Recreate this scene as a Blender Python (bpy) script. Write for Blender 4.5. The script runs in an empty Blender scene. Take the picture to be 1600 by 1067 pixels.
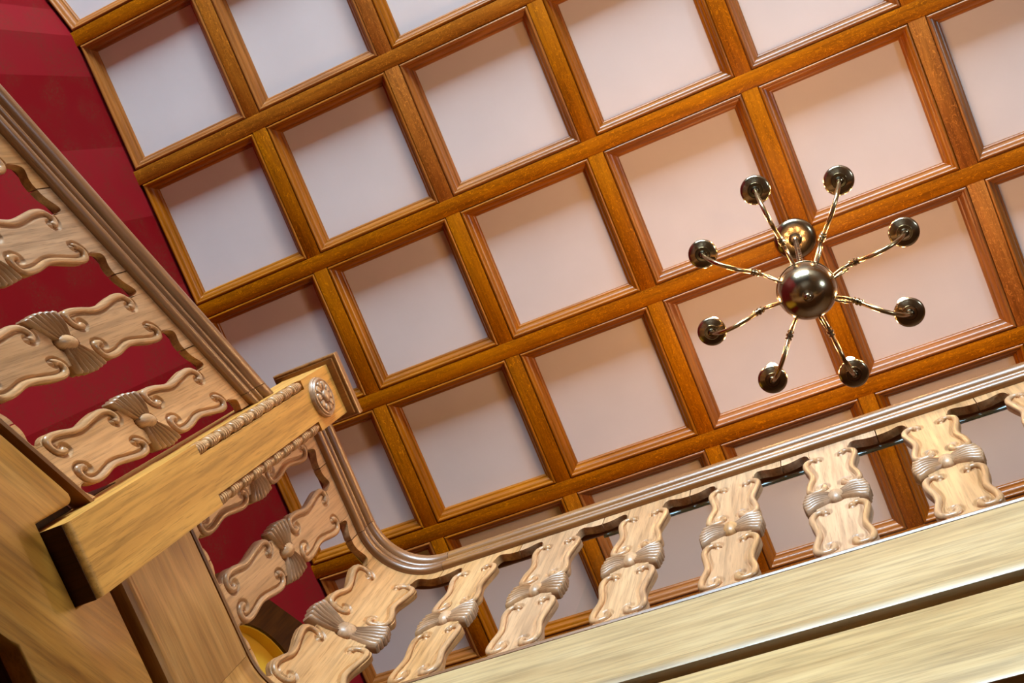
import bpy, bmesh, math, random
import numpy as np
from mathutils import Vector, Matrix
random.seed(7)
PI = math.pi
scene = bpy.context.scene
COL = scene.collection
Z0 = 1.6                       # camera height above the hall floor; every height below is given above the eye
CEIL = 4.965                   # underside of the ceiling beams, above the eye

# ------------------------------------------------------------------ materials
def new_mat(name):
    m = bpy.data.materials.new(name); m.use_nodes = True
    nt = m.node_tree; nt.nodes.clear()
    out = nt.nodes.new('ShaderNodeOutputMaterial'); b = nt.nodes.new('ShaderNodeBsdfPrincipled')
    nt.links.new(b.outputs[0], out.inputs[0])
    return m, nt, b
def N(nt, t, **kw):
    n = nt.nodes.new(t)
    for k, v in kw.items(): setattr(n, k, v)
    return n
def ramp(nt, fac, stops):
    r = N(nt, 'ShaderNodeValToRGB'); e = r.color_ramp.elements
    while len(e) > 1: e.remove(e[-1])
    e[0].position, e[0].color = stops[0][0], (*stops[0][1], 1)
    for p, c in stops[1:]:
        x = e.new(p); x.color = (*c, 1)
    nt.links.new(fac, r.inputs[0]); return r
def mixc(nt, fac, a, b, mode='MIX'):
    m = N(nt, 'ShaderNodeMix', data_type='RGBA', blend_type=mode)
    for s, v in ((m.inputs[0], fac), (m.inputs[6], a), (m.inputs[7], b)):
        if hasattr(v, 'links'): nt.links.new(v, s)
        elif isinstance(v, (int, float)): s.default_value = v
        else: s.default_value = (*v, 1)
    return m.outputs[2]

def wood(name, dark, mid, light, rough=.4, coat=.15, flake=0.0, pore=1.0, bump=.12, vary=.12, coarse=1.0, spec=.4, svary=.05, coatr=.22):
    """oak: grain coordinates come from the 'grain' attribute (x along the fibres, metres)"""
    m, nt, b = new_mat(name)
    at = N(nt, 'ShaderNodeAttribute', attribute_name='grain')
    oi = N(nt, 'ShaderNodeObjectInfo')
    off = N(nt, 'ShaderNodeVectorMath', operation='SCALE'); off.inputs[0].default_value = (3.1, 7.7, 5.3)
    nt.links.new(oi.outputs['Random'], off.inputs['Scale'])
    add = N(nt, 'ShaderNodeVectorMath', operation='ADD')
    nt.links.new(at.outputs['Vector'], add.inputs[0]); nt.links.new(off.outputs[0], add.inputs[1])
    def noise(scale, detail, dist=0, rgh=.55):
        mp = N(nt, 'ShaderNodeMapping'); mp.inputs['Scale'].default_value = scale
        nt.links.new(add.outputs[0], mp.inputs[0])
        n = N(nt, 'ShaderNodeTexNoise'); n.inputs['Scale'].default_value = 1; n.inputs['Detail'].default_value = detail
        n.inputs['Distortion'].default_value = dist; n.inputs['Roughness'].default_value = rgh
        nt.links.new(mp.outputs[0], n.inputs['Vector']); return n.outputs['Fac']
    big = noise((1.6*coarse, 11*coarse, 11*coarse), 3, .8)
    fine = noise((5, 95, 95), 4, .2)
    pores = noise((14, 330, 330), 2, 0)
    c = ramp(nt, big, [(.3, dark), (.5, mid), (.72, light)]).outputs[0]
    f = ramp(nt, fine, [(.34, (.64, .63, .62)), (.55, (1, 1, 1)), (.75, (1.12, 1.12, 1.12))]).outputs[0]
    c = mixc(nt, .8, c, f, 'MULTIPLY')
    p = ramp(nt, pores, [(.33, (.55, .5, .45)), (.43, (1, 1, 1))]).outputs[0]
    c = mixc(nt, .55*pore, c, p, 'MULTIPLY')
    if flake:
        mp = N(nt, 'ShaderNodeMapping'); mp.inputs['Scale'].default_value = (26, 60, 60)
        nt.links.new(add.outputs[0], mp.inputs[0])
        n = N(nt, 'ShaderNodeTexNoise'); n.inputs['Scale'].default_value = 1; n.inputs['Detail'].default_value = 1; n.inputs['Distortion'].default_value = 1.6
        nt.links.new(mp.outputs[0], n.inputs['Vector'])
        r = ramp(nt, n.outputs['Fac'], [(.49, (0, 0, 0)), (.515, (1, 1, 1)), (.54, (0, 0, 0))])
        rr = N(nt, 'ShaderNodeMath', operation='MULTIPLY'); rr.inputs[1].default_value = flake
        nt.links.new(r.outputs[0], rr.inputs[0])
        c = mixc(nt, rr.outputs[0], c, tuple(min(1, v*1.55) for v in light))
    hs = N(nt, 'ShaderNodeHueSaturation')
    vv = N(nt, 'ShaderNodeMapRange'); vv.inputs['To Min'].default_value = 1-vary; vv.inputs['To Max'].default_value = 1+vary
    nt.links.new(oi.outputs['Random'], vv.inputs[0]); nt.links.new(vv.outputs[0], hs.inputs['Value'])
    sv = N(nt, 'ShaderNodeMath', operation='MULTIPLY_ADD'); sv.inputs[1].default_value = -svary*2; sv.inputs[2].default_value = 1+svary
    fr_ = N(nt, 'ShaderNodeMath', operation='FRACT'); m7 = N(nt, 'ShaderNodeMath', operation='MULTIPLY'); m7.inputs[1].default_value = 7.3
    nt.links.new(oi.outputs['Random'], m7.inputs[0]); nt.links.new(m7.outputs[0], fr_.inputs[0]); nt.links.new(fr_.outputs[0], sv.inputs[0]); nt.links.new(sv.outputs[0], hs.inputs['Saturation'])
    nt.links.new(c, hs.inputs['Color'])
    nt.links.new(hs.outputs[0], b.inputs['Base Color'])
    b.inputs['Roughness'].default_value = rough; b.inputs['Specular IOR Level'].default_value = spec
    b.inputs['Coat Weight'].default_value = coat; b.inputs['Coat Roughness'].default_value = coatr
    bp = N(nt, 'ShaderNodeBump'); bp.inputs['Strength'].default_value = bump; bp.inputs['Distance'].default_value = .002
    nt.links.new(fine, bp.inputs['Height']); nt.links.new(bp.outputs[0], b.inputs['Normal'])
    return m

M = {}
M['beam'] = wood('stained_beam_oak', (.26, .068, .002), (.36, .10, .0025), (.44, .135, .005), rough=.45, coat=.05, flake=.85, pore=.5, vary=.10, spec=.12)
M['moulding'] = wood('stained_moulding_oak', (.22, .060, .0035), (.30, .084, .005), (.37, .115, .008), rough=.34, coat=.2, pore=.5, vary=.05, spec=.35)
M['splat'] = wood('pale_carved_oak', (.46, .235, .10), (.555, .30, .14), (.635, .37, .185), rough=.40, coat=.15, vary=.08, svary=.10)
M['carving'] = wood('waxed_carved_oak', (.36, .18, .08), (.43, .225, .105), (.49, .27, .13), rough=.40, coat=.9, vary=.05, coatr=.36)
M['scroll'] = wood('polished_scroll_oak', (.42, .21, .088), (.51, .265, .12), (.58, .33, .155), rough=.28, coat=.3, vary=.05)
M['rail'] = wood('polished_rail_oak', (.20, .074, .017), (.27, .105, .026), (.34, .145, .04), rough=.34, coat=.75, vary=.04, coatr=.33)
M['newel'] = wood('golden_newel_oak', (.48, .20, .024), (.585, .252, .031), (.66, .31, .048), rough=.45, coat=.05, vary=.04, spec=.25)
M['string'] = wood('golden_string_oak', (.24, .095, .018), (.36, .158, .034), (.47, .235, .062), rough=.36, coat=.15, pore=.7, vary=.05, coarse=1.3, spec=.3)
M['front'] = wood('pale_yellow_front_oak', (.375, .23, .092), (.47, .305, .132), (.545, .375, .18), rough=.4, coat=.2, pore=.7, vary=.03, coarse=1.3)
M['panelling'] = wood('brown_wall_panelling', (.12, .05, .016), (.17, .072, .024), (.22, .10, .035), rough=.5, coat=0, vary=.02)
M['dark'] = wood('dark_door_oak', (.045, .013, .002), (.065, .020, .0035), (.09, .030, .006), rough=.5, coat=0, spec=.2)

def plaster(name, col, amp=.05, rough=.75):
    m, nt, b = new_mat(name)
    tc = N(nt, 'ShaderNodeTexCoord'); n = N(nt, 'ShaderNodeTexNoise'); n.inputs['Scale'].default_value = 5; n.inputs['Detail'].default_value = 4
    nt.links.new(tc.outputs['Object'], n.inputs['Vector'])
    r = ramp(nt, n.outputs['Fac'], [(.3, tuple(v*(1-amp) for v in col)), (.7, tuple(min(1, v*(1+amp)) for v in col))])
    nt.links.new(r.outputs[0], b.inputs['Base Color']); b.inputs['Roughness'].default_value = rough
    n2 = N(nt, 'ShaderNodeTexNoise'); n2.inputs['Scale'].default_value = 160
    nt.links.new(tc.outputs['Object'], n2.inputs['Vector'])
    bp = N(nt, 'ShaderNodeBump'); bp.inputs['Strength'].default_value = .08; bp.inputs['Distance'].default_value = .002
    nt.links.new(n2.outputs['Fac'], bp.inputs['Height']); nt.links.new(bp.outputs[0], b.inputs['Normal'])
    return m
M['panel'] = plaster('pinkish_white_plaster', (.66, .565, .535), .025)
M['white'] = plaster('cream_wall_plaster', (.66, .58, .47), .03)
M['yellow'] = plaster('yellow_plaster', (.80, .50, .035), .03)
M['floor'] = wood('brown_parquet_floor', (.08, .036, .014), (.11, .055, .022), (.14, .07, .03), rough=.35, vary=.0)

def wallpaper():
    m, nt, b = new_mat('red_damask_wallpaper')
    at = N(nt, 'ShaderNodeAttribute', attribute_name='grain')       # x = along the wall, y = height
    sx = N(nt, 'ShaderNodeSeparateXYZ'); nt.links.new(at.outputs['Vector'], sx.inputs[0])
    a = N(nt, 'ShaderNodeMath', operation='ADD'); a.inputs[1].default_value = 1.303+.704*20; nt.links.new(sx.outputs[0], a.inputs[0])
    d = N(nt, 'ShaderNodeMath', operation='DIVIDE'); d.inputs[1].default_value = .704; nt.links.new(a.outputs[0], d.inputs[0])
    fr = N(nt, 'ShaderNodeMath', operation='FRACT'); nt.links.new(d.outputs[0], fr.inputs[0])
    lt = N(nt, 'ShaderNodeMath', operation='LESS_THAN'); lt.inputs[1].default_value = .5; nt.links.new(fr.outputs[0], lt.inputs[0])
    c = mixc(nt, lt.outputs[0], (.195, .0075, .0105), (.15, .003, .0048))
    n = N(nt, 'ShaderNodeTexNoise'); n.inputs['Scale'].default_value = 34; n.inputs['Detail'].default_value = 3; n.inputs['Distortion'].default_value = 2.6
    nt.links.new(at.outputs['Vector'], n.inputs['Vector'])
    big = N(nt, 'ShaderNodeTexNoise'); big.inputs['Scale'].default_value = 5.5; big.inputs['Detail'].default_value = 2
    nt.links.new(at.outputs['Vector'], big.inputs['Vector'])
    r1 = ramp(nt, n.outputs['Fac'], [(.46, (0, 0, 0)), (.5, (1, 1, 1)), (.54, (0, 0, 0))])
    r2 = ramp(nt, big.outputs['Fac'], [(.44, (0, 0, 0)), (.58, (1, 1, 1))])
    k = mixc(nt, 1.0, r1.outputs[0], r2.outputs[0], 'MULTIPLY')
    kk = N(nt, 'ShaderNodeMath', operation='MULTIPLY'); kk.inputs[1].default_value = .85; nt.links.new(k, kk.inputs[0])
    c = mixc(nt, kk.outputs[0], c, (.10, .028, .012))
    nt.links.new(c, b.inputs['Base Color']); b.inputs['Roughness'].default_value = .6; b.inputs['Specular IOR Level'].default_value = .05
    return m
M['red'] = wallpaper()

def metal(name, col, rough):
    m, nt, b = new_mat(name)
    tc = N(nt, 'ShaderNodeTexCoord'); n = N(nt, 'ShaderNodeTexNoise'); n.inputs['Scale'].default_value = 14; n.inputs['Detail'].default_value = 3
    nt.links.new(tc.outputs['Object'], n.inputs['Vector'])
    r = ramp(nt, n.outputs['Fac'], [(.3, tuple(v*.8 for v in col)), (.7, tuple(v*1.15 for v in col))])
    nt.links.new(r.outputs[0], b.inputs['Base Color']); b.inputs['Metallic'].default_value = 1; b.inputs['Roughness'].default_value = rough
    return m
M['bronze'] = metal('dark_patinated_bronze', (.34, .265, .165), .20)
M['brass'] = metal('aged_brass', (.46, .33, .17), .22)
m, nt, b = new_mat('candle_tube_cream'); b.inputs['Base Color'].default_value = (.85, .76, .58, 1); b.inputs['Roughness'].default_value = .4; M['candle'] = m
m, nt, b = new_mat('lit_bulb'); b.inputs['Base Color'].default_value = (1, .85, .6, 1)
b.inputs['Emission Color'].default_value = (1, .55, .23, 1); b.inputs['Emission Strength'].default_value = 235; M['bulb'] = m
def glass(name, tint, gloss):
    m = bpy.data.materials.new(name); m.use_nodes = True; nt = m.node_tree; nt.nodes.clear()
    out = N(nt, 'ShaderNodeOutputMaterial'); mx = N(nt, 'ShaderNodeMixShader'); t = N(nt, 'ShaderNodeBsdfTransparent'); g = N(nt, 'ShaderNodeBsdfGlossy')
    t.inputs[0].default_value = (*tint, 1); g.inputs['Roughness'].default_value = .25
    fz = N(nt, 'ShaderNodeFresnel'); fz.inputs[0].default_value = 1.3
    mu = N(nt, 'ShaderNodeMath', operation='MULTIPLY'); mu.inputs[1].default_value = gloss
    nt.links.new(fz.outputs[0], mu.inputs[0]); nt.links.new(mu.outputs[0], mx.inputs[0])
    nt.links.new(t.outputs[0], mx.inputs[1]); nt.links.new(g.outputs[0], mx.inputs[2]); nt.links.new(mx.outputs[0], out.inputs[0])
    return m
M['glass'] = glass('clear_sheet_glass', (.965, .985, .985), .012)
m, nt, b = new_mat('polished_glass_edge'); b.inputs['Base Color'].default_value = (.72, .93, .97, 1); b.inputs['Roughness'].default_value = .16; b.inputs['Coat Weight'].default_value = .6; M['glass_edge'] = m
m, nt, b = new_mat('white_window_paint'); b.inputs['Base Color'].default_value = (.75, .73, .68, 1); b.inputs['Roughness'].default_value = .4; M['paint'] = m

# ------------------------------------------------------------------ mesh builder
class MB:
    """collects geometry in place coordinates (x right, y away from window wall, z above the eye)"""
    def __init__(self): self.v = []; self.f = []; self.g = []
    def add(self, pts, faces, grain=None):
        o = len(self.v)
        self.v += [tuple(p) for p in pts]
        self.g += [tuple(q) for q in (grain if grain is not None else pts)]
        self.f += [tuple(o+i for i in f) for f in faces]
    def grid(self, rows, grain=None, closed_u=False, closed_v=False, cap=False):
        nr, nc = len(rows), len(rows[0]); pts = [p for r in rows for p in r]; fs = []
        for i in range(nr-(0 if closed_v else 1)):
            for j in range(nc-(0 if closed_u else 1)):
                a = i*nc+j; b_ = i*nc+(j+1) % nc; c = ((i+1) % nr)*nc+(j+1) % nc; d = ((i+1) % nr)*nc+j
                fs.append((a, b_, c, d))
        if cap:
            fs.append(tuple(range(nc))[::-1]); fs.append(tuple((nr-1)*nc+j for j in range(nc)))
        self.add(pts, fs, [q for r in grain for q in r] if grain is not None else None)
    def box(self, lo, hi, ax=0, bev=0):
        x0, y0, z0 = lo; x1, y1, z1 = hi
        pts = [(x, y, z) for x in (x0, x1) for y in (y0, y1) for z in (z0, z1)]
        fs = [(0, 1, 3, 2), (4, 6, 7, 5), (0, 4, 5, 1), (2, 3, 7, 6), (0, 2, 6, 4), (1, 5, 7, 3)]
        self.add(pts, fs, [(p[ax], p[(ax+1) % 3], p[(ax+2) % 3]) for p in pts])
    def prism(self, poly, fn, d0, d1, gfn=None):
        """poly of (a,b); fn(a,b,d) -> xyz"""
        n = len(poly)
        pts = [fn(a, c, d0) for a, c in poly]+[fn(a, c, d1) for a, c in poly]
        gr = [(gfn(a, c, d) if gfn else (a, c, d)) for d in (d0, d1) for a, c in poly]
        self.add(pts, [tuple(range(n))[::-1], tuple(range(n, 2*n))]+[(i, (i+1) % n, n+(i+1) % n, n+i) for i in range(n)], gr)
    def lathe(self, prof, c, seg=32, axis=Vector((0, 0, 1))):
        """prof of (r, h) along axis from centre c"""
        axis = Vector(axis).normalized(); u = axis.orthogonal().normalized(); w = axis.cross(u); c = Vector(c)
        rows = [[tuple(c+axis*h+(u*math.cos(2*PI*k/seg)+w*math.sin(2*PI*k/seg))*max(r, 1e-5)) for k in range(seg)] for r, h in prof]
        self.grid(rows, None, closed_u=True, cap=True)
    def tube(self, pts, rad, seg=10):
        pts = [Vector(p) for p in pts]; n = len(pts)
        rad = rad if isinstance(rad, (list, tuple)) else [rad]*n
        up = None; rows = []
        for i, p in enumerate(pts):
            t = (pts[min(i+1, n-1)]-pts[max(i-1, 0)]).normalized()
            up = (t.orthogonal() if up is None else up-t*up.dot(t)).normalized(); w = t.cross(up)
            rows.append([tuple(p+(up*math.cos(2*PI*k/seg)+w*math.sin(2*PI*k/seg))*rad[i]) for k in range(seg)])
        self.grid(rows, None, closed_u=True, cap=True)
    def build(self, name, mat, parent=None, smooth=True, angle=35, bevel=0):
        me = bpy.data.meshes.new(name)
        org = Vector(parent['_org']) if parent is not None and '_org' in parent else Vector((0, 0, 0))
        if parent is None and getattr(self, 'org', None): org = Vector(self.org)
        me.from_pydata([tuple(Vector(p)-org) for p in self.v], [], self.f)
        at = me.attributes.new('grain', 'FLOAT_VECTOR', 'POINT')
        at.data.foreach_set('vector', [x for g in self.g for x in g])
        bm = bmesh.new(); bm.from_mesh(me); bmesh.ops.recalc_face_normals(bm, faces=bm.faces)
        if bevel:
            es = [e for e in bm.edges if len(e.link_faces) == 2 and e.calc_face_angle(0) > .6]
            bmesh.ops.bevel(bm, geom=es, offset=bevel, segments=2, affect='EDGES', profile=.5)
        for e in bm.edges:
            e.smooth = not (len(e.link_faces) != 2 or e.calc_face_angle(0) > math.radians(angle))
        for f in bm.faces: f.smooth = smooth
        bm.to_mesh(me); bm.free()
        me.materials.append(mat)
        o = bpy.data.objects.new(name, me); COL.objects.link(o)
        if parent is not None: o.parent = parent
        else: o.location = (org.x, org.y, org.z+Z0)
        o['_org'] = tuple(org)
        return o
def thing(name, label, cat, org, group=None):
    o = bpy.data.objects.new(name, None); COL.objects.link(o)
    o.location = (org[0], org[1], org[2]+Z0); o.empty_display_size = .1
    o['_org'] = tuple(org); o['label'] = label; o['category'] = cat
    if group: o['group'] = group
    return o
def structure(o): o['kind'] = 'structure'; return o
def copy_tree(o, parent=None):
    c = o.copy(); COL.objects.link(c)
    if parent is not None: c.parent = parent
    for ch in list(o.children): copy_tree(ch, c)
    return c
def crom(pts, n=5):
    """Catmull-Rom through tuples"""
    P = [pts[0]]+list(pts)+[pts[-1]]; out = []
    for i in range(1, len(P)-2):
        for k in range(n):
            t = k/n
            out.append(tuple(.5*((2*b_)+(-a+c)*t+(2*a-5*b_+4*c-d)*t*t+(-a+3*b_-3*c+d)*t**3) for a, b_, c, d in zip(P[i-1], P[i], P[i+1], P[i+2])))
    out.append(tuple(pts[-1])); return out

# ------------------------------------------------------------------ coffered ceiling
S = .7
def gx(c): return (c-4.0606)*S
def gy(r): return (r-2.1246)*S
XW = gx(.03)                        # face of the red wall
YB = gy(0)-.02                      # where the red wall turns away
def wall_x(y): return XW if y > YB else XW+.281*(y-YB)
HB = .0345                          # half the flat of a beam
ROWS = range(-2, 7); COLS = range(0, 8)
XR, YF, YN = 3.46, -7.0, 3.4        # right wall, window wall, far wall

ceil = bpy.data.objects.new('ceiling', None); COL.objects.link(ceil); ceil.location = (0, 0, CEIL+Z0); structure(ceil); ceil['_org'] = (0, 0, CEIL)
b_ = MB(); b_.box((-5.0, YF-.3, CEIL+.06), (XR+.3, YN+.3, CEIL+.3)); b_.build('ceiling_slab', M['panel'], ceil, smooth=False)
# plain wooden border where the grid is out of sight
b_ = MB()
b_.box((-5.0, YF-.2, CEIL), (XR+.2, gy(-2)-HB, CEIL+.07)); b_.box((gx(7)+HB, gy(-2)-HB, CEIL), (XR+.2, YN+.2, CEIL+.07))
b_.box((-5.0, gy(6)+HB, CEIL), (gx(7)+HB, YN+.2, CEIL+.07))
b_.build('border_boards', M['beam'], ceil, smooth=False)
def xl(c, y): return (wall_x(y)+.012) if c == 0 else gx(c)+HB
for r in ROWS:
    y0, y1 = gy(r)-HB, gy(r)+HB
    b_ = MB(); xs = wall_x(gy(r))-.02
    b_.prism([(wall_x(y0)-.02, y0), (gx(7)+HB, y0), (gx(7)+HB, y1), (wall_x(y1)-.02, y1)], lambda a, c, d: (a, c, d), CEIL, CEIL+.07,
             lambda a, c, d: (a, c-gy(r)+r*.37, d))
    b_.build('beam', M['beam'], ceil, bevel=.0012)
PROF = [(0, .010), (.0028, .010), (.0034, .002), (.0065, -.0012), (.011, -.002), (.0155, .001), (.0185, .007), (.0192, .012), (.0235, .0135),
        (.029, .017), (.034, .0235), (.0372, .032), (.0378, .0365), (.043, .038), (.0475, .0425), (.0495, .05), (.0500, .057)]
def inset(quad, d):
    out = []
    n = len(quad); Q = [Vector((*q, 0)) for q in quad]
    for i in range(n):
        p, q, s_ = Q[i-1], Q[i], Q[(i+1) % n]
        e1 = (q-p).normalized(); e2 = (s_-q).normalized()
        n1 = Vector((-e1.y, e1.x, 0)); n2 = Vector((-e2.y, e2.x, 0))
        k = (n1+n2)/(1+n1.dot(n2)); out.append(q+k*d)
    return out
for r in list(ROWS)[:-1]:
    for c in list(COLS)[:-1]:
        ya, yb = gy(r)+HB, gy(r+1)-HB
        if c > 0:
            b_ = MB(); b_.box((gx(c)-HB, ya, CEIL+.0006), (gx(c)+HB, yb, CEIL+.07), ax=1)
            b_.build('cross_beam', M['beam'], ceil, bevel=.0012)
        q = [(xl(c, ya), ya), (gx(c+1)-HB, ya), (gx(c+1)-HB, yb), (xl(c, yb), yb)]
        rows = [[(p.x, p.y, CEIL+h) for p in inset(q, d)] for d, h in PROF]
        b_ = MB()
        for i in range(4):
            j = (i+1) % 4
            e = (Vector((*q[j], 0))-Vector((*q[i], 0))); L = e.length; e.normalize()
            rr, gg = [], []
            for (d, h), row in zip(PROF, rows):
                rr.append([row[i], row[j]])
                gg.append([((Vector(row[k])-Vector((*q[i], CEIL))).dot(e)+i*3.3+c*1.7, d+r*.9, h) for k in (i, j)])
            b_.grid(rr, gg)
        b_.build('coffer_moulding', M['moulding'], ceil, angle=50)
        iq = inset(q, .046)
        b_ = MB(); b_.prism([(p.x, p.y) for p in iq], lambda a, c_, d: (a, c_, d), CEIL+.053, CEIL+.0645)
        b_.build('plaster_panel', M['panel'], ceil, smooth=False)
# last column beam
b_ = MB(); b_.box((gx(7)-HB, gy(-2), CEIL+.0006), (gx(7)+HB, gy(6), CEIL+.07), ax=1); b_.build('cross_beam', M['beam'], ceil)

# ------------------------------------------------------------------ walls and floor
FL = -Z0
def wall(name, pts, mat, thick):
    """vertical wall along pts [(x,y)...] from floor to ceiling; thickness offset vector"""
    b_ = MB(); run = 0; rows = []; gr = []
    for k, (x, y) in enumerate(pts):
        rows.append([(x, y, FL), (x, y, CEIL+.05)]); gr.append([(y, FL, 0), (y, CEIL, 0)])
    b_.grid(rows, gr)
    rows2 = [[(x+thick[0], y+thick[1], FL), (x+thick[0], y+thick[1], CEIL+.05)] for x, y in pts]
    b_.grid(rows2, gr)
    o = structure(b_.build(name, mat, None, smooth=False)); return o
wall('wall_left', [(XW, YN), (XW, YB), (wall_x(YF-.2), YF-.2)], M['red'], (-.15, 0))
b_ = MB(); b_.box((-3.0, YN, FL), (XR+.15, YN+.15, CEIL+.05)); structure(b_.build('wall_back', M['panelling'], None, smooth=False))
def holed(name, axis, pos, thick, span, hole, mat):
    (a0, a1), (h0, h1, z0, z1) = span, hole
    b_ = MB()
    def bx(u0, u1, w0, w1):
        lo, hi = ((u0, pos, w0), (u1, pos+thick, w1)) if axis == 'x' else ((pos, u0, w0), (pos+thick, u1, w1))
        b_.box(lo, hi)
    bx(a0, h0, FL, CEIL+.05); bx(h1, a1, FL, CEIL+.05); bx(h0, h1, FL, z0); bx(h0, h1, z1, CEIL+.05)
    return structure(b_.build(name, mat, None, smooth=False))
W1 = (-2.2, 3.0, 2.3, 4.3); W2 = (-.3, .3, 1.9, 2.6)
holed('wall_front', 'x', YF-.2, .2, (-4.7, XR+.15), W1, M['panelling'])
holed('wall_right', 'y', XR, .15, (YF, YN), W2, M['panelling'])
b_ = MB(); b_.box((-4.8, YF-.2, FL-.1), (XR+.15, YN+.15, FL)); structure(b_.build('floor', M['floor'], None, smooth=False))
def window(name, axis, pos, hole, nx, nz):
    h0, h1, z0, z1 = hole; fr = MB(); pn = MB(); w = .05
    def bx(mb, u0, u1, w0, w1, d0, d1):
        lo, hi = ((u0, pos+d0, w0), (u1, pos+d1, w1)) if axis == 'x' else ((pos+d0, u0, w0), (pos+d1, u1, w1))
        mb.box(lo, hi)
    for i in range(nx+1):
        u = h0+(h1-h0)*i/nx; bx(fr, max(h0, u-w), min(h1, u+w), z0, z1, 0, .06)
    for k in range(nz+1):
        z = z0+(z1-z0)*k/nz; bx(fr, h0, h1, max(z0, z-w*.7), min(z1, z+w*.7), .005, .055)
    o = structure(fr.build(name, M['paint'], None, smooth=False))
    bx(pn, h0, h1, z0, z1, .027, .033); p = pn.build('window_pane', M['glass'], o, smooth=False)
    return o
window('window_1', 'x', YF-.12, W1, 4, 1)
window('window_2', 'y', XR+.05, W2, 2, 1)

# ------------------------------------------------------------------ the landing's edge as a path
XL, YR, RC = -1.455, .871, .18           # face of the left run, face of the right run, corner radius
UA = .691                                # left run: u = y up to .691
UC = UA+RC*PI/2
def path(u, n, z):
    """u along the face of the landing balustrade (u=y on the left run), n out over the well, z height"""
    if u <= UA: return (XL+n, u, z)
    if u <= UC:
        t = (u-UA)/RC; r = RC-n
        return (XL+RC-r*math.cos(t), UA+r*math.sin(t), z)
    return (XL+RC+(u-UC), YR-n, z)
def u_of_x(x): return UC+(x-(XL+RC))
ZB, ZT = 2.15, 2.872                     # foot and head of the splats on the landing
SL, YC = .637, .132                      # rake of the lower flight; ZF(y): foot of its splats
def ZF(y): return 1.834+SL*(y-YC)
def urange(u0, u1):
    us = [u0]
    for k in range(1, 17):
        u = UA+(UC-UA)*k/16
        if u0 < u < u1: us.append(u)
    if u0 < UA < u1: us.append(UA)
    us.append(u1); return sorted(set(us))
def sweep(mb, prof, us, fn):
    rows = [[fn(u, n, z) for n, z in prof] for u in us]
    gr = [[(u, n, z) for n, z in prof] for u in us]
    mb.grid(rows, gr, closed_u=True, cap=True)

# ------------------------------------------------------------------ carved splat balusters
BODY = [(0, .05), (.010, .05), (.022, .05), (.034, .05), (.042, .056), (.055, .063), (.075, .066), (.1, .062), (.137, .054), (.165, .055), (.2, .062), (.235, .067), (.258, .066), (.272, .059),
        (.280, .050), (.288, .048), (.3, .050), (.335, .052), (.365, .052), (.38, .050), (.392, .048), (.400, .050), (.410, .060), (.428, .066), (.46, .062), (.5, .053), (.53, .053), (.57, .061), (.605, .067), (.628, .066),
        (.645, .058), (.653, .050), (.664, .048), (.68, .05), (.722, .05)]
BODY_S = crom(BODY, 3)
SCR_LO = [(.026, .074), (.021, .064), (.023, .053), (.031, .046), (.044, .046), (.0545, .055), (.0585, .074), (.056, .1), (.049, .135), (.0495, .165), (.056, .205), (.060, .235), (.058, .257), (.049, .269), (.037, .271), (.029, .263), (.029, .252)]
SCR_HI = [(.027, .434), (.022, .424), (.024, .413), (.033, .406), (.047, .406), (.056, .414), (.0585, .432), (.056, .462), (.048, .5), (.048, .53), (.055, .57), (.0605, .603), (.059, .627), (.049, .639), (.037, .641), (.028, .632), (.028, .621)]
TH = .021
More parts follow.
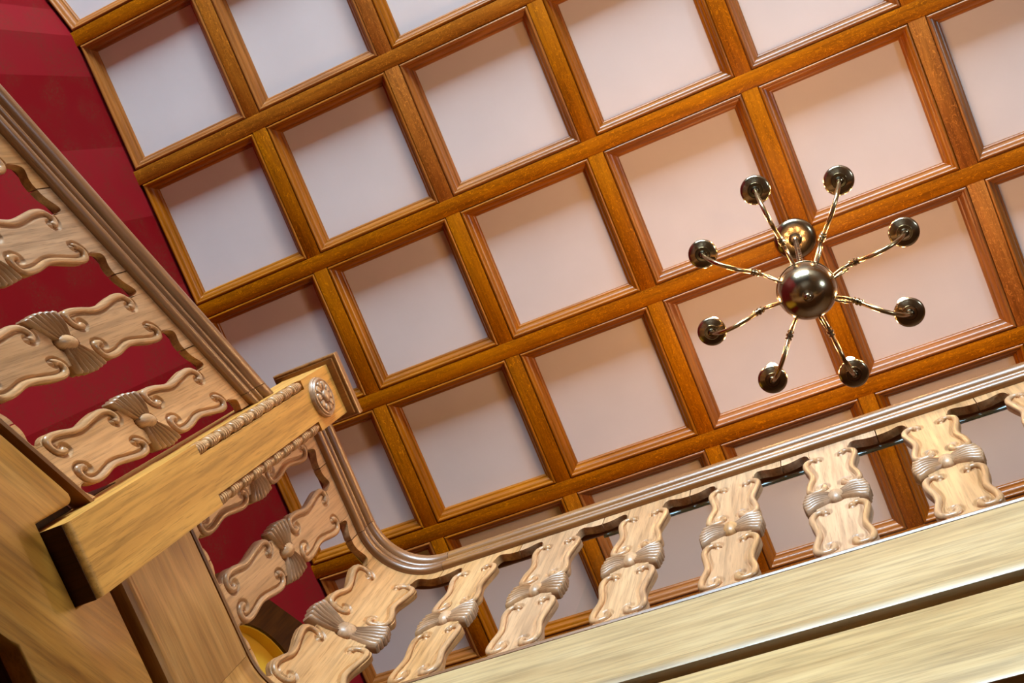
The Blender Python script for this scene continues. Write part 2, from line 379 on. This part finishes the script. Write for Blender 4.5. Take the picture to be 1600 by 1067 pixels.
def splat_parts(Mf, half, ws=1.0, clip=(-9, 9), horn=True):
    """returns (board, scrolls, bows, boss) builders; Mf(s,t,n)->xyz local; clip in s"""
    def cl(s): return min(max(s, clip[0]), clip[1])
    board = MB()
    paths = []
    for scr in (SCR_LO, SCR_HI):
        for sg in (-1, 1): paths.append(np.array([(sg*s_*ws, t_) for s_, t_ in crom(scr, 4)]))
    ncol = 72 if ws == 1 else 96
    tt = np.array([t for t, w_ in BODY_S]); wv = np.array([w_ for t, w_ in BODY_S])*ws
    tg = np.unique(np.concatenate([np.arange(0, .7221, .0026), tt])); wg = np.interp(tg, tt, wv)
    cs = np.linspace(-1, 1, ncol+1)
    Sg = np.clip(wg[:, None]*cs[None, :], clip[0], clip[1]); Tg = np.repeat(tg[:, None], ncol+1, 1)
    Ng = np.zeros_like(Sg)
    P_ = np.stack([Sg, Tg], -1)
    for pt in paths:                                   # gouge beside every scroll
        A, B = pt[:-1], pt[1:]
        best = np.full(Sg.shape, 9.0)
        for a_, b2_ in zip(A, B):
            ab = b2_-a_; L2 = max(ab@ab, 1e-12)
            q = np.clip(((P_-a_)@ab)/L2, 0, 1)
            d = P_-(a_+q[..., None]*ab); best = np.minimum(best, np.hypot(d[..., 0], d[..., 1]))
        Ng = np.minimum(Ng, -.0062*np.clip(1-np.abs(best-.0085)/.0062, 0, 1)**.8)
    fan = (np.abs(Tg-.338) < .021+.030*np.abs(Sg)/(.07*ws)) & (np.abs(Tg-.338) < .056)
    Ng = np.where(fan, -.006, Ng)                      # sunk ground under the bow
    rb = np.hypot(Sg/(.0195*ws), (Tg-.338)/.031)
    Ng = np.where((rb > .95) & (rb < 1.22), np.minimum(Ng, -.0055), Ng)
    edge = np.clip((np.abs(cs)-.97)/.03, 0, 1)
    Ng = Ng-.0018*edge[None, :]**2
    rowsf, gf = [], []
    for i in range(len(tg)):
        r_ = [Mf(float(s_), float(tg[i]), float(n_)) for s_, n_ in zip(Sg[i], Ng[i])]
        g_ = [(float(tg[i]), float(s_), 0.0) for s_ in Sg[i]]
        nb = 2 if ws == 1 else 16
        sb_ = np.linspace(Sg[i][-1], Sg[i][0], nb)
        r_ += [Mf(float(s_), float(tg[i]), -TH) for s_ in sb_]; g_ += [(float(tg[i]), float(s_), -TH) for s_ in sb_]
        rowsf.append(r_); gf.append(g_)
    board.grid(rowsf, gf, closed_u=True, cap=True)
    h = half-.0013
    def strip(prof, flip):
        for sg in (-1, 1):
            pp = [(sg*s, a, b2) for s, a, b2 in prof]
            if sg < 0: pp = pp[::-1]
            pp = [p for p in pp if clip[0] <= p[0] <= clip[1]]
            if len(pp) < 2: continue
            rows = [[Mf(s, a, 0), Mf(s, b2, 0), Mf(s, b2, -TH), Mf(s, a, -TH)] for s, a, b2 in pp]
            gr = [[(a, s, 0), (b2, s, 0), (b2, s, -TH), (a, s, -TH)] for s, a, b2 in pp]
            board.grid(rows, gr, closed_u=True, cap=True)
    if horn:
        s0 = .0495*ws; d = h-s0
        up = crom([(s0, .656), (s0+d*.03, .676), (s0+d*.10, .690), (s0+d*.22, .6945), (s0+d*.38, .690), (s0+d*.58, .6815), (s0+d*.8, .6765), (h, .676)], 4)
        lo = crom([(s0, .034), (s0+d*.03, .022), (s0+d*.10, .014), (s0+d*.22, .010), (s0+d*.38, .013), (s0+d*.58, .020), (s0+d*.8, .024), (h, .0235)], 4)
        strip([(s, t, .722) for s, t in up], 1); strip([(s, 0, max(t, .006)) for s, t in lo], 0)
    scrolls = []
    for scr in (SCR_LO, SCR_HI):
        for sg in (-1, 1):
            pts = crom([(s*ws, t) for s, t in scr], 4); pts = [(sg*s, t) for s, t in pts]
            if not all(clip[0] <= s <= clip[1] for s, t in pts):
                pts = [p for p in pts if clip[0]+.006 <= p[0] <= clip[1]-.006]
                if len(pts) < 6: continue
            n = len(pts); mb = MB(); rows = []; gr = []
            for i, (s, t) in enumerate(pts):
                a, b2 = pts[max(i-1, 0)], pts[min(i+1, n-1)]
                dx, dy = b2[0]-a[0], b2[1]-a[1]; L = math.hypot(dx, dy) or 1
                nx, ny = -dy/L, dx/L
                e = min(i, n-1-i)
                rad = .0078+.0010*max(0, 1-e/5.0)
                if e == 0: rad *= .35
                elif e == 1: rad *= .8
                ring = []
                for k in range(10):
                    an = 2*PI*k/10
                    ring.append((s+nx*rad*math.cos(an), t+ny*rad*math.cos(an), -.0036+rad*1.0*math.sin(an)))
                rows.append([Mf(*q) for q in ring]); gr.append([(q[1], q[0], q[2]) for q in ring])
            mb.grid(rows, gr, closed_u=True, cap=True); scrolls.append(mb)
    bows = []
    for sg in (-1, 1):
        mb = MB(); nf = 6
        for k in range(nf):
            f = (k+.5)/nf-.5
            ta, tb = .338+f*.046, .338+f*.104
            sa, sb = max(.010*ws, clip[0]+.0005 if sg > 0 and clip[0] > 0 else 0), (.0735-abs(f)*.016)*ws
            if sg*sb < clip[0] or sg*sb > clip[1]: continue
            rows = []; gr = []
            m = 9 if ws > 1 else 7
            for i in range(m+2):
                q = min(i, m)/m
                s = sa+(sb-sa)*q; t = ta+(tb-ta)*q+f*.010*math.sin(q*PI)
                hw = (.0036+.0062*q)*(1 if i <= m else .45)
                if i == m+1: s += .0035
                hi = (.0115-.004*abs(2*q-1))*(1 if i <= m else .4)
                ring = [(sg*s, t-hw, -TH*.92), (sg*s, t-hw, -.006), (sg*s, t-hw*.9, -.002), (sg*s, t-hw*.5, hi*.75), (sg*s, t, hi), (sg*s, t+hw*.5, hi*.75), (sg*s, t+hw*.9, -.002), (sg*s, t+hw, -.006), (sg*s, t+hw, -TH*.92)]
                rows.append([Mf(*p) for p in ring]); gr.append([(p[0], p[1], p[2]) for p in ring])
            mb.grid(rows, gr, closed_u=True, cap=True)
        if mb.v: bows.append(mb)
    boss = MB(); rows = []; gr = []
    if clip[0] < -.02 and clip[1] > .02:
        for k in range(9):
            th = k/8*PI/2
            rows.append([Mf(.0195*ws*math.cos(th)*math.cos(a), .338+.031*math.cos(th)*math.sin(a), -.003+.019*math.sin(th)) for a in [2*PI*j/24 for j in range(24)]])
            gr.append([(.031*math.cos(th)*math.sin(2*PI*j/24)+.338, .02*math.cos(2*PI*j/24), .01*math.sin(th)) for j in range(24)])
        boss.grid(rows, gr, closed_u=True, cap=True)
    else: boss = None
    return board, scrolls, bows, boss
def make_splat(name, label, cat, org, Mf, half, group=None, ws=1.0, clip=(-9, 9)):
    t = thing(name, label, cat, org, group)
    L = lambda s, tt, n: tuple(Vector(Mf(s, tt, n)))
    bd, sc, bw, bo = splat_parts(L, half, ws, clip)
    bd.build('board', M['splat'], t, angle=40, bevel=0)
    for s in sc: s.build('scroll', M['scroll'], t, angle=60)
    for s in bw: s.build('fluted_bow', M['carving'], t, angle=50)
    if bo: bo.build('boss', M['splat'], t, angle=60)
    return t
GR = 'carved splat balusters along the landing front'
PR = .2445; X0 = -1.257
lab_r = ['pale carved oak baluster on the landing front, right beside the curved corner panel',
         'pale carved oak baluster on the landing front, second from the curved corner panel',
         'pale carved oak baluster on the landing front, third from the curved corner panel',
         'pale carved oak baluster on the landing front, fourth from the curved corner panel',
         'pale carved oak baluster on the landing front, fifth from the curved corner panel',
         'pale carved oak baluster on the landing front, second from the right edge, below the chandelier cup nearest the rail',
         'pale carved oak baluster on the landing front, cut off by the right picture edge',
         'pale carved oak baluster on the landing front just outside the right edge']
lab_r[5] = 'carved oak baluster on the landing front, last whole one before the right edge'
xc0 = X0+PR*.5
proto = make_splat('baluster', lab_r[0], 'baluster', (xc0, YR, ZB), lambda s, t, n: (xc0+s, YR-n, ZB+t), PR/2, GR)
for k in range(1, 7):
    c = copy_tree(proto); c.location = (xc0+PR*k, YR, ZB+Z0); c['label'] = lab_r[k]
# the left run between newel and corner
make_splat('baluster', 'whole carved oak baluster between the newel post and the curved corner panel', 'baluster', (XL, .582, ZB),
           lambda s, t, n: (XL+n, .582+s, ZB+t), .1105, 'carved splat balusters on the short landing run')
make_splat('baluster', 'half carved oak baluster partly hidden behind the right side of the newel post', 'baluster', (XL, .4, ZB),
           lambda s, t, n: (XL+n, .3615+s, ZB+t), .1105, 'carved splat balusters on the short landing run', clip=(.0145, 9))
# the wide panel bent round the corner
UM0, UM1 = .6925, u_of_x(X0); UM = (UM0+UM1)/2
make_splat('curved_baluster_panel', 'wide curved carved oak panel bent round the landing corner under the handrail bend', 'baluster panel', path(UM, 0, ZB),
           lambda s, t, n: path(UM+s, n, ZB+t), (UM1-UM0)/2, None, ws=1.42)
# raked flight
GL = 'carved splat balusters on the raked stair balustrade'
lab_l = ['raked carved oak baluster on the stair, directly left of the newel post',
         'raked carved oak baluster second from the newel post on the stair',
         'raked carved oak baluster third from the newel post, cut by the left edge',
         'raked carved oak baluster fourth from the newel post, barely in view under stair rail',
         'raked carved oak baluster fifth from the newel post, beyond the left edge']
PL = .2175
org = (XL, YC, ZF(YC))
make_splat('baluster', lab_l[0], 'baluster', org, lambda s, t, n: (XL+n, YC+s, ZF(YC+s)+t), PL/2, GL, clip=(-9, .0885))
yc1 = YC-PL
protoL = make_splat('baluster', lab_l[1], 'baluster', (XL, yc1, ZF(yc1)), lambda s, t, n: (XL+n, yc1+s, ZF(yc1+s)+t), PL/2, GL)
for k in range(2, 5):
    c = copy_tree(protoL); y = YC-PL*k; c.location = (XL, y, ZF(y)+Z0); c['label'] = lab_l[k]

# ------------------------------------------------------------------ handrails
RP = [(.009, .0012), (.0125, .0025), (.0155, .0055), (.0178, .010), (.0188, .0155), (.0182, .0205), (.0158, .0245), (.0115, .028), (.0085, .0325), (.0078, .0375), (.0105, .0392), (.0138, .0425), (.0152, .047), (.0138, .0515), (.0105, .0545),
      (.0065, .0565), (.006, .0625), (.0105, .0645), (.0155, .068), (.0192, .0735), (.0212, .0805), (.0215, .088), (.0198, .0955), (.014, .1025), (.003, .1075), (-.015, .109)]
RP = RP+[(-.03-n, z) for n, z in RP[::-1][1:]]
hr = thing('handrail', 'moulded oak handrail with a curved bend running along the top of the landing balusters', 'handrail', (XL, UA, ZT))
def rsec(u0, u1, nm='rail_section'):
    mb = MB(); sweep(mb, [(n, ZT+z) for n, z in RP], urange(u0, u1), path); o = mb.build(nm, M['rail'], hr, angle=40); return o
rsec(.3725, UA-.0006); rsec(UA+.0006, UC+.016, 'curved_section'); rsec(UC+.0172, u_of_x(1.1))
hs_ = thing('stair_handrail', 'moulded oak handrail descending along the stair to the left of the newel post', 'handrail', (XL, .2, ZF(.2)+.722))
mb = MB()
rp2 = [(n, z*1.15) for n, z in RP]
sweep(mb, rp2, [-1.75, -1, -.5, .186], lambda u, n, z: (XL+n, u, ZF(u)+.722+z)); mb.build('rail_section', M['rail'], hs_, angle=40)
mb = MB(); sweep(mb, rp2, [.1872, .2218], lambda u, n, z: (XL+n, u, ZF(u)+.722+z)); mb.build('end_block', M['rail'], hs_, angle=40)

# ------------------------------------------------------------------ strings (outer faces of landing and flight)
ls = thing('landing_string', 'deep golden oak facing of the landing edge under the balusters, curving at the corner', 'landing edge', (XL, UA, 1.85))
CAPP = [(.008, ZB-.0005), (.013, ZB-.004), (.014, ZB-.009), (.011, ZB-.0135), (-.034, ZB-.0135), (-.034, ZB-.0005)]
UP = [(.013, 2.128), (.013, 1.889), (.0155, 1.887), (.019, 1.881), (.020, 1.872), (.0185, 1.862), (.014, 1.853), (.004, 1.850), (-.033, 1.850), (-.033, 2.128)]
LO = [(.011, 1.814), (.013, 1.812), (.013, 1.558), (.009, 1.549), (-.033, 1.549), (-.033, 1.814)]
GP = [(.0, 2.137), (.0, 1.56), (-.034, 1.56), (-.034, 2.137)]
UE = u_of_x(1.1)
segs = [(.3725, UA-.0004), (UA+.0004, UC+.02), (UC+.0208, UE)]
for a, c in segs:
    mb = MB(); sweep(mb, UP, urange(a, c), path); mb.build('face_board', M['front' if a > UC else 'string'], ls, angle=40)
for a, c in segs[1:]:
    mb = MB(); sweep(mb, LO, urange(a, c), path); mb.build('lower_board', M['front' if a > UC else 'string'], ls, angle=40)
mb = MB(); sweep(mb, CAPP, urange(.3725, UE), path); mb.build('cap_strip', M['rail'], ls, angle=40)
mb = MB(); sweep(mb, [(n-.0342, z) for n, z in GP], urange(.3725, UE), path); mb.build('backing_board', M['dark'], ls, angle=40)

ss = thing('stair_string', 'broad oak board closing the side of the stair left of the newel post', 'stair side', (XL, .1, 1.6))
top = [(-1.75, ZF(-1.75)-.040), (.165, ZF(.165)-.040), (.184, ZF(.184)-.041), (.197, ZF(.197)-.049), (.203, ZF(.203)-.063), (.203, 1.711)]
bot = [(.3728, 1.711), (.3728, 1.814), (UA-.0004, 1.814), (UA-.0004, 1.549), (.366, 1.549), (.350, 1.5365), (-1.75, 1.5365+SL*(-1.75-.350))]
mb = MB(); mb.prism(top+bot, lambda a, c, d: (XL+d, a, c), -.034, .014, lambda a, c, d: (a*.84+c*.53, c*.84-a*.53, d)); mb.build('side_board', M['string'], ss, angle=40, bevel=.004)
mb = MB(); sweep(mb, [(.010, -.001), (.012, -.005), (.010, -.013), (-.034, -.013), (-.034, -.001)], [-1.75, .2215], lambda u, n, z: (XL+n, u, ZF(u)+z)); mb.build('cap_strip', M['rail'], ss, angle=40)
mb = MB(); mb.prism([(-1.75, ZF(-1.75)-.015), (.221, ZF(.221)-.015), (.221, 1.6), (-1.75, 1.6+SL*(-1.75-.35))], lambda a, c, d: (XL+d, a, c), -.046, -.036); mb.build('backing_board', M['dark'], ss)

# stair body and landing slab behind the strings
mb = MB(); pts = []
y = .38; z = ZB-.10
pl = [(.38, 1.56), (.38, z)]
going = .267; rise = going*SL
yy = .22; zz = ZF(.22)+.0
pl.append((yy, z))
for k in range(8):
    z2 = ZF(yy)-.05-rise*.5; pl.append((yy, z2)); yy -= going; pl.append((yy, z2))
pl.append((yy, 1.545+SL*(yy-.35))); pl.append((.35, 1.545))
mb.prism(pl, lambda a, c, d: (d, a, c), XW+.001, XL-.047)
o = structure(mb.build('stair_flight', M['dark'], None, smooth=False))
mb = MB()
pp = [path(u, -.069, 0)[:2] for u in urange(.381, u_of_x(XR-.01))]
mb.prism(pp+[(XR-.01, YN-.01), (XW+.01, YN-.01), (XW+.01, .381)], lambda a, c, d: (a, c, d), 1.552, 2.09)
structure(mb.build('floor', M['floor'], None, smooth=False))

# ------------------------------------------------------------------ newel post
NX0, NX1, NY0, NY1 = -1.538, -1.388, .222, .372
NB, NT = 1.73, 2.99
nw = thing('newel_post', 'square golden oak newel post with carved rosette, beaded corners and hanging lower end', 'newel post', ((NX0+NX1)/2, (NY0+NY1)/2, NB))
def rect(x0, x1, y0, y1): return [(x0, y0), (x1, y0), (x1, y1), (x0, y1)]
mb = MB(); NT_, RB, RT = .027, 2.205, 2.80
cx, cy = (NX0+NX1)/2, (NY0+NY1)/2
rows = []; gr = []
def ring(ins, z):
    return [(NX0+ins, NY0+ins, z), (NX1-ins, NY0+ins, z), (NX1-ins, NY1-ins, z), (NX0+ins, NY1-ins, z)]
bp_ = [(NX0, RB), (NX0, NB-.0115), (NX0+.07, NB-.0125)]+[(NX1-.016+.016*math.sin(t), NB+.0045-.016*math.cos(t)) for t in [PI/2*k/8 for k in range(9)]]+[(NX1, RB)]
mb.prism(bp_, lambda a, c, d: (a, d, c), NY0, NY1, lambda a, c, d: (c, a, d))
eg = MB(); eg.box((NX0+.001, NY0-.0004, NB-.0142), (NX1-.010, NY1+.0004, NB-.0122)); eg.build('end_grain', M['dark'], nw, smooth=False)
lp = [(NX0, NY0), (NX1-NT_, NY0), (NX1-NT_, NY0+NT_), (NX1, NY0+NT_), (NX1, NY1-NT_), (NX1-NT_, NY1-NT_), (NX1-NT_, NY1), (NX0, NY1)]
mb.prism(lp, lambda a, c, d: (a, c, d), RB-.0005, RT+.0005, lambda a, c, d: (d, a, c))
rows = [ring(0, RT), ring(0, NT)]
mb.grid(rows, [[(p[2], p[0], p[1]) for p in r] for r in rows], closed_u=True, cap=True)
mb.build('shaft', M['newel'], nw, angle=30)
for yy in (NY0+NT_*.52, NY1-NT_*.52):
    mb = MB(); n = 10; pr = [(.004, RB)]
    L = (RT-RB)/n
    for k in range(n):
        z = RB+L*k
        for q, r in ((.02, .0100), (.05, .0140), (.10, .0152), (.16, .0152), (.19, .0128), (.22, .0155), (.32, .0157), (.35, .0128), (.38, .0157), (.48, .0155), (.51, .0128), (.54, .0152), (.61, .0150), (.65, .0138), (.68, .0105), (.72, .0112), (.96, .0112)):
            pr.append((r, z+L*q))
    pr.append((.004, RT))
    mb.lathe(pr, (NX1-NT_*.52, yy, 0), 18); mb.build('beaded_column', M['scroll'], nw, angle=45)
mb = MB()
c0, c1 = -1.566, -1.358; d0, d1 = .200, .390
mb.box((c0+.010, d0+.010, NT-.0), (c1-.010, d1-.010, NT+.010))
rows = []
for ins, z in ((.004, NT+.010), (.001, NT+.012), (0, NT+.015), (0, NT+.036), (.002, NT+.040), (.014, NT+.044), (.03, NT+.058)):
    rows.append([(c0+ins, d0+ins, z), (c1-ins, d0+ins, z), (c1-ins, d1-ins, z), (c0+ins, d1-ins, z)])
mb.grid(rows, [[(p[1], p[0], p[2]) for p in r] for r in rows], closed_u=True, cap=True)
mb.build('cap', M['rail'], nw, angle=30)
# rosette
RC_ = Vector((NX1, cy-.004, 2.868)); ax = Vector((1, 0, 0))
mb = MB(); R_ = .058
mb.lathe([(R_, -.001), (R_*1.01, .006), (R_*.985, .010), (R_*.93, .010), (R_*.915, .013), (R_*.90, .0155), (R_*.85, .016), (R_*.80, .0135), (R_*.5, .0125), (.004, .0125)], RC_, 40, ax)
rs = mb.build('rosette', M['carving'], nw, angle=40)
mb = MB(); mb.lathe([(.017, .010), (.0176, .0195), (.016, .0225), (.009, .0245), (.001, .025)], RC_, 24, ax); mb.build('rosette_centre', M['carving'], rs, angle=50)
for k in range(10):
    a = 2*PI*k/10+.15; er = Vector((0, math.cos(a), math.sin(a))); et = Vector((0, -math.sin(a), math.cos(a)))
    rows = []
    for i in range(9):
        q = i/8; r = .018+.026*q; w = (.0034+.0082*math.sin(min(q*1.05, 1)*PI*.62)) * (1 if i < 8 else .45); hh = .0135+.007*math.sin(.25+q*2.3)
        c = RC_+er*r
        rows.append([tuple(c+et*w*x+ax*(.0115+(hh-.0115)*h)) for x, h in ((-1, 0), (-.85, .7), (-.4, 1.0), (0, .82), (.4, 1.0), (.85, .7), (1, 0))])
    mb = MB(); mb.grid(rows, None, closed_u=True, cap=True); mb.build('petal', M['carving'], rs, angle=60)

# ------------------------------------------------------------------ glass panel behind the right balusters
gp = thing('glass_panel', 'clear glass safety sheet standing behind the landing balusters at the right', 'glass panel', (.3, .9075, ZB))
mb = MB(); mb.box((-.78, .9056, ZB-.0095), (1.1, .9116, 2.834)); mb.build('sheet', M['glass'], gp, smooth=False)
mb = MB(); mb.box((-.78, .9052, 2.834), (1.1, .9120, 2.849)); mb.build('edge', M['glass_edge'], gp, smooth=False)

# ------------------------------------------------------------------ arched doorway in the red wall
DY, DZ, DR = 1.6, 3.9, .46
mb = MB()
arc = [(DY-DR*math.cos(PI*k/28), DZ+DR*math.sin(PI*k/28)) for k in range(29)]
inner = [(DY-DR, 2.10)]+arc+[(DY+DR, 2.10)]
def outz(y): return min(4.405+.83*(y-1.234) if y < DY else 4.405+.83*(2*DY-y-1.234), 4.70)
def outer_pt(p):
    y, z = p
    if z <= DZ: return ((DY-DR-.17) if y < DY else (DY+DR+.17), z)
    return (DY+(y-DY)*1.37, outz(DY+(y-DY)*1.37))
outer = [outer_pt(p) for p in inner]
xa, xb = XW+.002, XW+.075
rows = [[(xa, *o), (xb, *o), (xb, *i), (xa, *i)] for o, i in zip(outer, inner)]
mb.grid(rows, [[(r[0][2], r[0][1], 0), (r[1][2], r[1][1], 0), (r[2][2], r[2][1], 0), (r[3][2], r[3][1], 0)] for r in rows], closed_u=True, cap=True)
dr = structure(mb.build('door_1', M['dark'], None, angle=30))
mb = MB(); mb.prism([(y, z) for y, z in inner], lambda a, c, d: (d, a, c), XW+.002, XW+.006); mb.build('yellow_wall', M['yellow'], dr, smooth=False)
mb = MB()
k_ = .985
rows = [[(XW+.003, *p), (XW+.060, *p), (XW+.060, DY+(p[0]-DY)*k_, p[1] if p[1] < DZ else DZ+(p[1]-DZ)*k_), (XW+.003, DY+(p[0]-DY)*k_, p[1] if p[1] < DZ else DZ+(p[1]-DZ)*k_)] for p in inner]
mb.grid(rows, None, closed_u=True, cap=True); mb.build('yellow_reveal', M['yellow'], dr, angle=30)

# ------------------------------------------------------------------ chandelier
CX, CY = -.084, .602
CB = 3.60                                # centre of the ball
ch = thing('chandelier', 'eight-armed dark bronze chandelier with polished ball and lit candle bulbs below coffered ceiling', 'chandelier', (CX, CY, CB))
BR = .0905
mb = MB(); mb.lathe([(max(BR*math.cos(t), .0005), BR*math.sin(t)) for t in [-PI/2+PI*k/36 for k in range(37)]], (CX, CY, CB), 56); ball = mb.build('ball', M['bronze'], ch, angle=60)
mb = MB(); mb.lathe([(BR+.0005, -.0022), (BR+.0022, -.0015), (BR+.0026, 0), (BR+.0022, .0015), (BR+.0005, .0022)], (CX, CY, CB+.014), 56); mb.build('rim', M['brass'], ball, angle=60)
mb = MB(); mb.lathe([(.0175, -BR+.0018), (.0175, -BR-.0015), (.013, -BR-.004), (.0085, -BR-.006), (.0085, -BR-.009), (.0115, -BR-.013), (.0118, -BR-.018), (.0085, -BR-.023), (.003, -BR-.0255), (.0004, -BR-.026)], (CX, CY, CB), 28)
mb.build('finial', M['bronze'], ch, angle=50)
mb = MB()
mb.lathe([(.03, BR*.9), (.034, BR), (.04, BR+.012), (.032, BR+.026), (.02, BR+.036), (.018, BR+.07), (.03, BR+.09), (.045, BR+.115), (.046, BR+.14), (.034, BR+.165), (.02, BR+.18), (.014, BR+.21), (.024, BR+.235), (.026, BR+.26), (.016, BR+.285), (.008, BR+.30), (.006, BR+.33)], (CX, CY, CB), 32)
mb.build('stem', M['bronze'], ch, angle=50)
mb = MB(); z = CB+BR+.325; k = 0
zc = CEIL-.075
while z < zc:
    d = Vector((1, 0, 0)) if k % 2 == 0 else Vector((0, 1, 0)); c = Vector((CX, CY, z+.016))
    mb.tube([tuple(c+d*(.0095*math.cos(a))+Vector((0, 0, .0185*math.sin(a)))) for a in [2*PI*j/14 for j in range(15)]], .0026, 7)
    z += .0285; k += 1
mb.build('chain', M['bronze'], ch, angle=60)
mb = MB(); CR = .088
mb.lathe([(CR, -.0005), (CR, -.006), (CR*.985, -.010), (CR*.95, -.0125), (CR*.9, -.018), (CR*.75, -.0235), (CR*.52, -.028), (CR*.36, -.030), (.028, -.0305), (.0275, -.036), (.022, -.039), (.0125, -.041), (.012, -.052), (.007, -.057), (.0065, -.066), (.001, -.070)], (CX, CY, CEIL), 48)
mb.build('canopy', M['bronze'], ch, angle=40)
ang = [-97.05, -52.2, -7.0, 37.7, 83.0, 127.8, 171.9, -142.9]
dirs = ['first', 'second']
AR = .3405; CZ = 3.755
def arm_at(a):
    e = Vector((math.cos(a), math.sin(a), 0)); w = Vector((-math.sin(a), math.cos(a), 0)); c = Vector((CX, CY, 0))
    P = lambda r, z, k=0: tuple(c+e*r+w*k+Vector((0, 0, z)))
    path_ = crom([(.082, CB+.022), (.100, CB+.050), (.125, CB+.078), (.152, CB+.088), (.178, CB+.076), (.205, CB+.054), (.236, CB+.040), (.270, CB+.045), (.300, CB+.066), (.322, CB+.100), (.336, CB+.132), (AR, CZ-.004)], 4)
    mb = MB(); n = len(path_)
    mb.tube([P(r, z) for r, z in path_], [.0072 if r > .16 else .0062 for r, z in path_], 12)
    arm = mb.build('arm', M['brass'], ch, angle=60)
    mb = MB()                              # turned collar rings
    i0 = [i for i, (r, z) in enumerate(path_) if r > .160][0]
    p0 = Vector(P(*path_[i0])); tdir = (Vector(P(*path_[i0+2]))-Vector(P(*path_[i0-2]))).normalized()
    mb.lathe([(.007, -.016), (.0105, -.014), (.011, -.009), (.008, -.0075), (.008, -.004), (.0122, -.002), (.0122, .004), (.0082, .006), (.0082, .009), (.0108, .011), (.0108, .015), (.007, .017)], p0, 18, tdir)
    mb.build('collar', M['bronze'], arm, angle=45)
    mb = MB()                              # small leaf scroll under the root of the arm
    leaf = crom([(.083, CB+.010), (.104, CB+.016), (.126, CB+.030), (.139, CB+.050), (.132, CB+.063), (.122, CB+.056)], 4)
    mb.tube([P(r, z, .004) for r, z in leaf], [.0046*(1-.4*i/len(leaf)) for i in range(len(leaf))], 8); mb.build('leaf_scroll', M['brass'], arm, angle=60)
    mb = MB(); mb.lathe([(.0005, -.004), (.0042, -.003), (.0055, 0), (.0042, .003), (.0005, .004)], P(BR+.0005, CB+.014), 12, e); mb.build('rivet', M['brass'], arm, angle=60)
    mb = MB()                              # drip pan
    mb.lathe([(.0055, -.010), (.0085, -.008), (.009, -.003), (.0125, .0005), (.014, .0035), (.0215, .0042), (.0228, .0018), (.0245, .0018), (.0255, .0045), (.041, .0095), (.0462, .0125), (.0482, .0165), (.0484, .0195), (.0468, .0195), (.044, .0165), (.03, .012), (.014, .010), (.013, .018), (.0125, .030), (.0005, .030)], P(AR, CZ), 40)
    mb.build('drip_pan', M['bronze'], arm, angle=45)
    mb = MB(); mb.lathe([(.0005, .028), (.0125, .028), (.0125, .108), (.010, .112), (.0005, .112)], P(AR, CZ), 20); mb.build('candle_tube', M['candle'], arm, angle=45)
    mb = MB(); mb.lathe([(.0005, .111), (.009, .112), (.012, .122), (.019, .145), (.0215, .163), (.020, .180), (.014, .198), (.0075, .212), (.003, .222), (.0005, .226)], P(AR, CZ), 20); mb.build('bulb', M['bulb'], arm, angle=70)
for a in ang: arm_at(math.radians(a))

# ------------------------------------------------------------------ daylight
w = bpy.data.worlds.new('sky'); scene.world = w; w.use_nodes = True
nt = w.node_tree; nt.nodes.clear()
out = N(nt, 'ShaderNodeOutputWorld'); bg = N(nt, 'ShaderNodeBackground')
bg.inputs[0].default_value = (.62, .82, 1.0, 1); bg.inputs[1].default_value = 66
nt.links.new(bg.outputs[0], out.inputs[0])
def portal(name, loc, rot, sx, sy):
    l = bpy.data.lights.new(name, 'AREA'); l.shape = 'RECTANGLE'; l.size = sx; l.size_y = sy; l.cycles.is_portal = True
    o = bpy.data.objects.new(name, l); COL.objects.link(o); o.location = loc; o.rotation_euler = rot
portal('window_portal', ((W1[0]+W1[1])/2, YF-.21, (W1[2]+W1[3])/2+Z0), (PI/2, 0, 0), W1[1]-W1[0], W1[3]-W1[2])
portal('window_portal', (XR+.16, (W2[0]+W2[1])/2, (W2[2]+W2[3])/2+Z0), (PI/2, 0, PI/2), W2[1]-W2[0], W2[3]-W2[2])

# ------------------------------------------------------------------ camera
cam = bpy.data.cameras.new('camera'); co = bpy.data.objects.new('camera', cam); COL.objects.link(co)
cam.sensor_fit = 'HORIZONTAL'; cam.sensor_width = 36; cam.lens = 1778.4702/1600*36
cam.clip_start = .02
ww = Vector((0.1648087739315489, 0.2511923143456572, -0.3766506141763084))
Rm = Matrix.Rotation(ww.length, 3, ww.normalized())
rot = Matrix((Rm[0], -Rm[1], -Rm[2])).transposed()
co.matrix_world = Matrix.Translation((0, 0, Z0)) @ rot.to_4x4()
scene.camera = co
vs = scene.view_settings
scene.display_settings.display_device = 'sRGB'
vs.view_transform = 'Standard'; vs.look = 'None'; vs.exposure = 0.0; vs.gamma = 1; vs.use_curve_mapping = False
cy_ = scene.cycles
cy_.max_bounces = 10; cy_.diffuse_bounces = 6; cy_.sample_clamp_indirect = 6; cy_.use_denoising = True
cy_.caustics_reflective = False; cy_.caustics_refractive = False
for o in bpy.data.objects:
    if '_org' in o: del o['_org']
